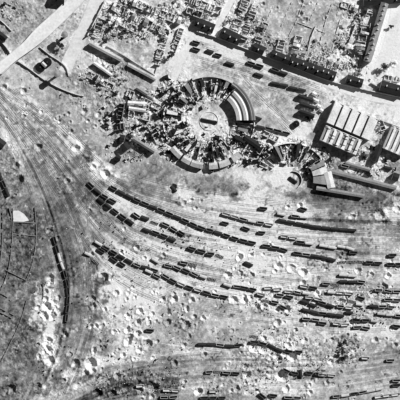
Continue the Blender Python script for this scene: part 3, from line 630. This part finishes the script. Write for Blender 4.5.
for a in [(107,22,3.6,'bushy tree right of the top left street'),(111,28,3.2,'second tree just below the bushy one by the top left street'),(105,42,3.2,'tree at the left corner of the grey lot'),
          (93,31,2.6,'small tree against the tall street wall'),(129,5,2.8,'tree near the top edge among topmost ruins'),(147,8,2.4,'small tree right of the topmost ruins tree'),
          (126,32,3,'tree above the upper edge of the grey lot'),(170,56,3.2,'tree left of the curved street'),(168,33,3,'tree left of the triangle ruins'),
          (61,47,4,'dark tree under the water tower by the street'),(62,39,2.6,'small tree touching the water tower by the street'),(384,66,4.4,'big lone tree in the white ground at top right'),
          (391,27,2,'tiny tree on the white street at top right'),(369,30,2.8,'tree squeezed between ruins and grey terrace'),(196,14,2.6,'tree above the western slate block'),
          (345,342,2.5,'small tree on dark earth in the lower right yard'),(342,351,3.2,'tree above the dark scrub of the lower right yard'),(344,358,3,'lowest tree of the lower right yard scrub')]: tree(*a)

# ------------------------------------------------------------------ wagons
def open_wagon(lab, paint, rimm, load):
    r = empty('open_wagon', (0, 0, 0)); L, Wd, h = 8.6, 3.1, 3.3
    m = MB(); m.box(0, 0, 1.0, L, Wd, .25)
    for sx in (-1, 1): m.box(sx * (L/2 - .12), 0, 1.26, .24, Wd, h - 1.3)
    for sy in (-1, 1): m.box(0, sy * (Wd/2 - .12), 1.26, L - .5, .24, h - 1.3)
    m.build('body', paint, r)
    m = MB()
    for sx in (-1, 1): m.box(sx * (L/2 - .14), 0, h - .03, .34, Wd + .1, .12)
    for sy in (-1, 1): m.box(0, sy * (Wd/2 - .14), h - .03, L - .7, .34, .12)
    m.build('top_rail', rimm, r)  # rim lighter than most bodies: sunlit top edge put into the colour
    if load:
        m = MB()
        for i in range(7): m.box(-3.3 + i * 1.1, random.uniform(-.3, .3), 1.3, 1.5, 2.3, random.uniform(.6, 1.7), random.uniform(-.4, .4), 0, .15)
        m.build('coal_load', M_COAL, r)  # coal load; its black also carries the shade of the hollow
    chassis(r, L); return r
def chassis(r, L):
    m = MB(); m.box(0, 0, .7, L + .1, 1.8, .28)
    for sx in (-1, 1):
        for sy in (-.7, .7): m.box(sx * (L/2 + .3), sy, .75, .5, .3, .25)
    u = m.build('underframe', M_IRON, r); m = MB()
    for sx in (-1, 1):
        for sy in (-.75, .75):
            n_ = 10; x0 = sx * L * .32; vs = [(x0 + .5 * math.cos(k * .6283), sy + e, .5 + .5 * math.sin(k * .6283)) for e in (-.07, .07) for k in range(n_)]
            m.add(vs, [tuple(range(n_)), tuple(range(n_, 2 * n_))[::-1]] + [(k, (k + 1) % n_, n_ + (k + 1) % n_, n_ + k) for k in range(n_)])
    m.build('wheels', M_IRON, u)
def box_wagon(paint, roofm):
    r = empty('covered_wagon', (0, 0, 0)); L, Wd, h = 8.8, 3.0, 3.3
    m = MB(); m.box(0, 0, 1.0, L, Wd, h - 1.0); m.build('body', paint, r)
    pr = [(Wd/2 + .1, h + .01), (Wd/2 + .1, h + .12), (Wd * .28, h + .48), (0, h + .6), (-Wd * .28, h + .48), (-Wd/2 - .1, h + .12), (-Wd/2 - .1, h + .01)]
    m = MB(); m.extrude_profile(pr, -L/2 - .1, L/2 + .1); m.build('roof', roofm, r)
    for sy in (-1, 1):
        m = MB(); m.box(0, sy * (Wd/2 + .05), 1.15, 1.9, .09, 2.0); m.build('door', M_STEEL, r)
    chassis(r, L); return r
def tank_wagon():
    r = empty('tank_wagon', (0, 0, 0)); m = MB(); n_ = 14
    vs = [(x, 1.15 * s_ * math.cos(k * 2 * math.pi / n_), 2.3 + 1.15 * s_ * math.sin(k * 2 * math.pi / n_)) for x, s_ in ((-4, .7), (-3.7, 1), (3.7, 1), (4, .7)) for k in range(n_)]
    m.add(vs, [tuple(range(n_)), tuple(range(3 * n_, 4 * n_))[::-1]] + [(j * n_ + k, j * n_ + (k + 1) % n_, (j + 1) * n_ + (k + 1) % n_, (j + 1) * n_ + k) for j in range(3) for k in range(n_)])
    b_ = m.build('barrel', M_STEEL, r); m = MB(); m.cyl(0, 0, 3.35, .5, .5, .5, 10); m.build('dome', M_WPALE, b_); chassis(r, 8.2); return r
def flat_wreck():
    r = empty('burnt_wagon_frame', (0, 0, 0)); L = 8.6; m = MB()
    for sy in (-1.3, 1.3): m.box(0, sy, 1.0, L, .3, .4)
    for i in range(6): m.box(-4.1 + i * 1.64, 0, 1.05, .28, 2.3, .3)
    m.build('frame', M_WPALE, r)
    m = MB(); m.box(0, -1.2, 1.38, 8, .16, .1); m.box(0, 1.2, 1.38, 8, .16, .1); m.box(0, 0, 1.38, .16, 2.5, .1)
    for i in range(5): m.box(-3.8 + i * 1.9 + random.uniform(-.3, .3), random.choice([-1.2, 1.2]), 1.4, .25, .25, random.uniform(.6, 2.0))
    m.build('bent_stanchions', M_IRON, r); chassis(r, L); return r
def loco():
    r = empty('steam_locomotive', (0, 0, 0)); m = MB(); n_ = 14
    vs = [(x, 1.1 * math.cos(k * 2 * math.pi / n_), 2.7 + 1.1 * math.sin(k * 2 * math.pi / n_)) for x in (-1.5, 6) for k in range(n_)]
    m.add(vs, [tuple(range(n_)), tuple(range(n_, 2 * n_))[::-1]] + [(k, (k + 1) % n_, n_ + (k + 1) % n_, n_ + k) for k in range(n_)]); bo = m.build('boiler', M_IRON, r)
    m = MB(); m.cyl(5.2, 0, 3.7, .4, .5, 1.0, 12); m.build('chimney', M_IRON, bo)
    m = MB(); m.cyl(2.2, 0, 3.7, .5, .4, .7, 12); m.build('steam_dome', M_IRON, bo)
    m = MB(); m.box(-2.6, 0, 1.2, 2.2, 2.9, 2.6); cb = m.build('cab', M_STEEL, r); m = MB(); m.box(-2.7, 0, 3.82, 2.7, 3.1, .18); m.build('cab_roof', M_WDARK, cb)
    m = MB(); m.box(-7, 0, 1.1, 5.6, 2.8, 1.9); td = m.build('tender', M_STEEL, r); m = MB(); m.box(-7, 0, 3.02, 4.6, 2.1, .4, 0, 0, .1); m.build('coal_load', M_COAL, td)
    m = MB(); m.box(1.4, 0, .7, 9.6, 2.6, .35); m.build('running_plate', M_STEEL, r); m = MB()
    for x0 in (-8.6, -6.9, -5.2, -1.5, .3, 2.1, 4.6):
        for sy in (-.75, .75): m.box(x0, sy, 0, 1.2, .15, 1.1)
    m.build('wheels', M_IRON, r); return r
PROT = {'o': open_wagon('', M_STEEL, M_WPALE, True), 'O': open_wagon('', M_IRON, M_STEEL, True), 'p': open_wagon('', M_WPALE, M_WPALE, False),
        'b': box_wagon(M_STEEL, M_WPALE), 'B': box_wagon(M_IRON, M_WDARK), 't': tank_wagon(), 'f': flat_wreck(), 'L': loco()}
DESC = {'o': ('coal wagon with pale rim', 'wagon'), 'O': ('black coal wagon', 'wagon'), 'p': ('empty pale open wagon', 'wagon'), 'b': ('pale roofed van', 'wagon'),
        'B': ('tarred black van', 'wagon'), 't': ('tank wagon', 'wagon'), 'f': ('burnt wagon frame', 'wagon'), 'L': ('steam locomotive', 'locomotive')}
USED = set(); NW = [0]
def put(kind, x, y, a, label, group, jolt=0.0):
    if kind in USED: o = copy_tree(PROT[kind])
    else: o = PROT[kind]; USED.add(kind)
    c, s_ = math.cos(a), math.sin(a); zf = gz(x + 3 * c, y + 3 * s_); zb = gz(x - 3 * c, y - 3 * s_); zz = max((zf + zb) / 2, gz(x, y) - .3)
    tl = max(-.22, min(.22, math.atan2(zf - zb, 6)))
    if not jolt: zz = max(zz, -.2); tl *= .3
    o.location = (x, y, zz + .22); o.rotation_euler = (random.uniform(-1, 1) * jolt * .35, -tl, a); o.scale = (random.choice((.82, .88, .9, .9, .94)), random.uniform(.76, .86), random.uniform(.7, .86))
    tag(o, label, DESC[kind][1], group); NW[0] += 1
    return o
def train(pts, where, mix='oOB', jolt=0.0, gap=.012, pitch=8.75, lim=99):
    p = spline([W(*q) for q in pts], .5); d = np.r_[0, np.cumsum(np.hypot(*np.diff(p, axis=0).T))]; s = 4.3; k = 0
    while s < d[-1] - 2.0 and k < lim:
        x, y = np.interp(s, d, p[:, 0]), np.interp(s, d, p[:, 1]); x2, y2 = np.interp(min(s + 2, d[-1]), d, p[:, 0]), np.interp(min(s + 2, d[-1]), d, p[:, 1])
        x1, y1 = np.interp(s - 2, d, p[:, 0]), np.interp(s - 2, d, p[:, 1])
        a = math.atan2(y2 - y1, x2 - x1) + random.gauss(0, 1) * jolt * .18; kd = random.choice(mix); 
        if kd == 'L': s += 3
        if abs(x) < 207 and abs(y) < 207:
            k += 1; vert = abs(pts[-1][1] - pts[0][1]) > abs(pts[-1][0] - pts[0][0])
            n_ = random.gauss(0, .5) * jolt
            put(kd, x - math.sin(a) * n_, y + math.cos(a) * n_, a, '%s, %s from %s, %s' % (DESC[kd][0], ORD[k], 'top' if vert else 'left', where), 'wagons of the ' + where, jolt)
        s += pitch + (3 if kd == 'L' else 0) + abs(random.gauss(0, 1)) * jolt * 1.2
        if random.random() < gap: s += random.uniform(3, 9)
TR = [
 ([(110,186),(135,199),(160,209.5),(180,218),(200,227),(220,233),(240,239.5),(262,244.5)], 'long dark unbroken train through the yard centre', 'OOOB', 0, 0),
 ([(262,245),(278,248),(293,252.5)], 'short piece joining on to the long dark train', 'oOO', .1, 0),
 ([(293,252.5),(320,256.5),(336,260.5)], 'dark rake right of the long dark train', 'OoB', 0, 0),
 ([(338,262.5),(358,261.5),(381,263)], 'rake with ticks near the right edge', 'Oof', .2, 0),
 ([(386,264),(404,264)], 'last wagons of that rake at right edge', 'Oo', 0, 0),
 ([(88,182),(100,193),(117,203)], 'short black rake at the yard throat', 'BO', .15, 0),
 ([(98,198),(110,207),(124,217),(134,224)], 'black rake below the one at yard throat', 'BO', .2, 0),
 ([(133,213),(149,220),(162,225)], 'jumbled rake under the long train start', 'obfB', .7, .1),
 ([(162,222.5),(175,229),(187,236)], 'middle left rake under the long dark train', 'Oo', .3, .1),
 ([(143,228.5),(160,234),(182,243)], 'black rake third below the long train', 'BO', .2, .15),
 ([(188,247),(205,252),(227,258)], 'burnt rake below the long dark train', 'fOB', .6, .1),
 ([(95,241),(110,250),(123,257),(138,265),(149,268),(162,273)], 'upper train of the twin left trains', 'oOOBb', .1, 0),
 ([(98,248),(112,257),(124,265),(132,269)], 'lower train of the twin left trains', 'OOo', .15, .05),
 ([(145,270),(152,273),(160,277)], 'short piece continuing the lower twin train', 'ob', .3, 0),
 ([(162,274),(176,282),(192,288),(212,294),(228,297)], 'tapering train under the yard centre', 'Oop', .15, .08),
 ([(152,258),(160,263),(175,267),(187,271),(198,275),(214,280),(229,285),(242,287)], 'broken train above the tapering one', 'oOfb', .3, .1),
 ([(180,262),(198,265.5)], 'isolated pair in the yard centre', 'of', .3, 0),
 ([(222,213),(243,219),(262,223),(277,226)], 'light thin rake left of the platform shed', 'pbo', .15, .05),
 ([(221,222),(239,226)], 'two wagons below the light thin rake', 'OB', .3, .3),
 ([(242,227),(256,231.5),(268,233)], 'short dark rake below the light thin rake', 'OB', .1, .2),
 ([(278,219.5),(300,223.5),(320,227),(358,230.5)], 'straight black train across the right of the yard', 'B', .05, 0),
 ([(277,213.5),(295,216),(313,218)], 'rake above the long platform shed', 'bofO', .3, .15),
 ([(280,236),(303,239.5)], 'short rake below the platform shed', 'op', .2, .05),
 ([(296,241.5),(320,245),(336,248)], 'rake right below the platform shed', 'Oob', .1, .05),
 ([(337,245.5),(352,249)], 'pale rake beside the dark soil patch', 'pb', .2, 0),
 ([(349,252),(358,252.5)], 'single one under the pale rake', 'O', 0, 0),
 ([(388,255),(398,255)], 'lone one at the upper right edge', 'O', 0, 0),
 ([(240,286.5),(257,290)], 'pair entering the jumbled centre right', 'oO', .1, 0),
 ([(257,293),(268,296)], 'single one left of the jumble', 'p', 0, 0),
 ([(264,287.5),(284,290)], 'pale pair on top of the jumble', 'p', .4, 0),
 ([(276,294),(295,297.5)], 'second line of the jumble', 'Oo', .4, 0),
 ([(284,291),(310,293.5)], 'line crossing right of the jumble', 'pbo', .4, 0),
 ([(305,296.5),(322,300)], 'end of the line right of the jumble', 'Op', .3, 0),
 ([(301,300),(317,306)], 'slanting pair lower right of the jumble', 'OB', .3, 0),
 ([(279,305),(291,311)], 'slanting one under the jumble', 'O', .3, 0),
 ([(302,309),(322,313.5)], 'dark pair under the slanting pair', 'OB', .2, 0),
 ([(352,319),(378,321)], 'extra rake among the lowest right lines', 'Oob', .3, 0), ([(374,289.5),(404,292)], 'right edge rake above the edge line', 'Obo', .3, .1), ([(262,300),(281,303)], 'short rake left under the jumble', 'of', .4, 0), ([(300,286),(322,288.5)], 'short rake above the line right of jumble', 'pO', .3, 0),
 ([(250,336),(262,337)], 'single one above the curved dark rake', 'f', .3, 0),
 ([(339,274.5),(357,276)], 'upper row of the double stack on the right', 'b', .1, 0),
 ([(339,281),(358,282)], 'lower row of the double stack on the right', 'B', .1, 0),
 ([(357,280.5),(369,283)], 'single one right of the double stack', 'o', .2, 0),
 ([(322,283),(341,285.5)], 'pair left of the double stack', 'fo', .3, 0),
 ([(327,291.5),(346,293),(357,294)], 'light line below the double stack', 'bp', .1, 0),
 ([(384,299),(404,300)], 'right edge line just above the lower lines', 'ob', .1, 0),
 ([(339,298.5),(355,302)], 'broken pair below the light line', 'pf', .5, 0),
 ([(357,297),(369,300)], 'tilted one right of the broken pair', 'O', .5, 0),
 ([(318,301),(336,307)], 'dark pair above the lower right lines', 'OB', .1, 0),
 ([(336,306),(356,308.5)], 'middle pair of the lower right lines', 'po', .3, 0),
 ([(369,305.5),(397,307)], 'dark triple of the lower right lines', 'OoB', .1, 0),
 ([(355,303.5),(369,306)], 'single one between the lower right lines', 'b', .3, 0),
 ([(318,312.5),(343,315.5)], 'dark line second from the yard bottom', 'OB', .1, 0),
 ([(345,312),(355,312.5)], 'lone one in the second lowest line', 'B', .1, 0),
 ([(377,313.5),(404,316)], 'right edge line second from the bottom', 'obO', .3, 0),
 ([(318,322.5),(331,324)], 'first piece of the lowest yard line', 'O', .1, 0),
 ([(332,323),(353,325.5)], 'middle piece of the lowest yard line', 'pOb', .3, 0),
 ([(353,326.5),(371,328)], 'third piece of the lowest yard line', 'of', .3, 0),
 ([(392,325.5),(404,327)], 'right edge piece of the lowest yard line', 'O', .1, 0),
 ([(302,318),(320,320)], 'left piece of the lowest yard line', 'po', .3, 0),
 ([(392,380),(404,380)], 'upper one at the lower right edge', 'o', 0, 0), ([(392,385),(404,384.5)], 'lower one at the lower right edge', 'O', 0, 0),
 ([(332,396),(344,395),(364,391.5),(386,387)], 'ticked train rising at the bottom right', 'Oob', 0, 0),
 ([(374,397),(404,393)], 'bottom right corner rake', 'OpB', .1, 0),
 ([(361,357.5),(372,358)], 'pale one in the empty lower right yard', 'p', 0, 0), ([(372,358.3),(377,358.6)], 'short one beside the pale one', 'o', 0, 0),
 ([(386,360),(398,360)], 'pair of stubs near the right edge', 'o', .1, 0),
 ([(318,374),(342,376)], 'thin broken rake in the lower right', 'fp', .4, 0),
 ([(250,341),(262,343),(270,345),(280,350),(293,351.5)], 'curved dark rake of the bottom yard', 'OBf', .3, .05),
 ([(294,351),(306,352)], 'single one after the curved dark rake', 'O', .1, 0),
 ([(198,344),(212,344),(230,345.5),(248,344)], 'straight dark rake of the bottom yard', 'OoB', .15, .05),
 ([(205,371.5),(224,372),(241,373.5)], 'lower straight rake of the bottom yard', 'oOf', .2, .05),
 ([(282,369),(297,374)], 'slanting rake of the bottom yard', 'Of', .3, 0), ([(305,372.5),(322,374)], 'pair right of the slanting rake', 'O', .3, 0),
 ([(259,393),(268,400)], 'steep one at the bottom edge', 'O', .2, 0), ([(269,394.5),(279,396)], 'dark one at the bottom edge', 'O', .1, 0),
 ([(284,397),(304,398)], 'bottom edge pair in the centre', 'po', .1, 0), ([(160,397),(178,396.5)], 'lowest left pair at the bottom edge', 'o', .2, 0),
 ([(200,397.5),(228,397.5)], 'bottom edge rake left of centre', 'pO', .1, 0), ([(163,390),(180,391)], 'outlined pair near the bottom edge', 'p', .4, 0),
 ([(209,391),(220,391)], 'square outlined one near the bottom edge', 'p', 0, 0),
 ([(-1,172),(5,186),(11,200)], 'black rake at the left edge', 'BO', .1, 0),
 ([(54,236),(60,258),(67,280),(68.5,298),(66,326)], 'upright curving train in the lower left', 'OOOOb', .12, .03),
 ([(192,41.5),(205,45)], 'one under the curved street, upper', 'O', 0, 0), ([(192,48),(203,51.5)], 'one under the curved street, lower', 'O', 0, 0),
 ([(206,50),(216,53.5)], 'one left on the pale goods yard', 'B', 0, 0), ([(214,54),(222,56)], 'next one on the pale goods yard', 'O', 0, 0), ([(226,62.5),(236,65.5)], 'lone one on the pale goods yard', 'B', 0, 0),
 ([(247,62),(270,69)], 'upper row in front of the long wall', 'OB', .1, 0), ([(271,68.5),(293,76.5)], 'right row in front of the long wall', 'OB', .1, 0), ([(255,73.5),(268,78)], 'lower row in front of the long wall', 'B', .1, 0),
 ([(271,82.5),(289,86)], 'upper row above the tank', 'OB', .1, 0), ([(289,87),(308,91.5)], 'second row above the tank', 'BO', .1, 0),
 ([(256,126),(272,129.5),(290,134)], 'dark row right of the big roundhouse', 'OB', .1, 0), ([(240,121.5),(258,123)], 'upper row touching the roundhouse roof', 'O', .1, 0), ([(239,127),(256,130.5)], 'lower row touching the roundhouse roof', 'B', .1, 0),
 ([(163,111),(174,114)], 'one left of the turntable', 'B', .2, 0), ([(174,112),(186,117)], 'one nearer left of the turntable', 'O', .3, 0),
 ([(139,157),(150,151)], 'wreck left of the roundhouse foot', 'f', .5, 0), ([(171,186),(176,190)], 'overturned one on the dark open yard', 'B', .6, 0),
 ([(299,208),(312,210)], 'pair on the white blast mark', 'O', .3, 0), ([(259,207.5),(268,209)], 'one under the white blast mark', 'O', .2, 0),
 ([(245,262),(254,266)], 'lone dark one in the white yard', 'B', 0, 0), ([(84,252),(92,256)], 'lone one left of the twin trains', 'b', .2, 0),
 ([(136,386),(147,385)], 'white outlined one on the dark lower yard', 'p', 0, 0), ([(300,369),(302,381)], 'burnt upright wreck in the bottom yard', 'B', .3, 0),
]
for t in TR: train(t[0], t[1], t[2], t[3], t[4])
# engines in and round the roundhouse
for i, (a, rr) in enumerate([(60, 34), (72, 35), (88, 33), (104, 35), (118, 36), (148, 34), (172, 35), (222, 33), (250, 33), (276, 32), (292, 33), (326, 36), (350, 35)]):
    put('L', C1[0] + rr * math.cos(R(a)), C1[1] + rr * math.sin(R(a)), R(a + 180) + random.gauss(0, .06), 'wrecked steam locomotive in the big roundhouse, %s counterclockwise from its intact roof' % ORD[i + 1], 'locomotives in the big roundhouse', .15)
for i, (a, rr) in enumerate([(40, 29), (62, 29), (88, 30), (110, 29), (134, 29)]):
    put('L', C2[0] + rr * math.cos(R(a)), C2[1] + rr * math.sin(R(a)), R(a + 180), 'steam locomotive in the small roundhouse, %s counterclockwise from its annexe' % ORD[i + 1], 'locomotives in the small roundhouse', .15)
# more scattered single wagons
SC = [(258,118,-20,'B','one right of the big roundhouse roof'),(213,168,80,'O','upright wreck between the two curved ranges'),(345,166,-15,'o','one above the very long shed'),
      (388,168,-15,'B','one at the right end over the long shed'),(150,330,-5,'O','lone one above the bright curve'),(96,262,-40,'f','burnt one under the twin left trains')]
for px, py, a, kd, wh in SC:
    x, y = W(px, py); put(kd, x, y, R(a), '%s, %s' % (DESC[kd][0], wh), 'scattered single wagons', .4)
for k, o in PROT.items():
    if k not in USED:
        for ch in list(o.children_recursive): bpy.data.objects.remove(ch)
        bpy.data.objects.remove(o)
print('WAGONS', NW[0])
# ------------------------------------------------------------------ rubble: countless pieces
def rubble(name, label, zones, n_, m_, smin, smax, asp=.3):
    mb = MB(); k = 0; tot = sum(z[2] * z[3] * z[4] for z in zones)
    for (px, py, rx, ry, dn) in zones:
        for _ in range(int(n_ * rx * ry * dn / tot)):
            while True:
                a, b_ = random.uniform(-1, 1), random.uniform(-1, 1)
                if a * a + b_ * b_ < 1: break
            x, y = W(px + a * rx, py + b_ * ry)
            if abs(x) > 203 or abs(y) > 203 or vn(np.array([x]), np.array([y]), 7, 1)[0] + .6 * vn(np.array([x]), np.array([y]), 2.5, 2)[0] < .02: continue
            j = int(round((x + LIM) / ST)) + NO; i = int(round((y + LIM) / ST)) + NO
            if FL[i, j] > .2 or (math.hypot(x - 9, y - 79) < 21 and random.random() < .75): continue
            s_ = smin + (smax - smin) * random.random() ** 2.8
            mb.box(x, y, gz(x, y) - .3, s_, s_ * random.uniform(asp, 1) ** (1 if asp > .2 else 1.8), .3 + s_ * random.uniform(.3, .9), random.uniform(0, 6.3), random.uniform(-.5, .5), s_ * .15)
    o = mb.build(name, m_); tag(o, label, 'rubble', kind='stuff')
Z_TOWN = [(125,22,42,20,1),(200,12,45,16,1),(250,28,18,24,.8),(290,50,45,12,.8),(355,45,20,34,.9),(105,78,26,14,1),(345,70,25,8,1),(10,10,12,10,.5),(385,80,16,6,.7)]
Z_WORKS = [(140,118,40,28,1),(175,115,22,42,1.3),(205,152,44,18,1.3),(230,135,28,22,1.1),(203,95,32,14,1.2),(255,150,24,16,1.2),(291,152,36,14,1.3),(318,168,16,20,1),(372,160,30,16,.8),(310,106,14,14,.7),(130,150,25,12,.6)]
Z_YARD = [(88,98,28,14,.5),(50,30,14,16,.35),(150,340,50,40,.4),(280,300,45,16,1),(360,305,42,24,1),(280,355,48,28,.7),(140,382,50,14,1),(150,235,70,18,.3),(345,350,20,20,.7),(60,300,40,90,.12),(230,385,40,12,.7),(180,260,90,30,.3)]
rubble('town_rubble', 'pale broken masonry scattered between the ruined houses', Z_TOWN, 16000, M_RUB, .25, 1.5)
rubble('works_rubble', 'pale rubble and torn roofing round the two roundhouses', Z_WORKS, 18000, M_RUB, .25, 1.8)
rubble('works_scrap', 'dark charred scrap among the roundhouse rubble', Z_WORKS, 2400, M_IRON, .4, 5.0, .05)
rubble('town_scrap', 'dark charred timber among the ruined houses', Z_TOWN, 2600, M_WALLD, .4, 3.4, .08)
rubble('yard_debris', 'small dark wreckage strewn across the cratered yard', Z_YARD, 4200, M_IRON, .3, 1.5)
rubble('yard_stones', 'pale clods thrown out over the cratered yard', Z_YARD, 5000, M_RUB, .25, 1.0)
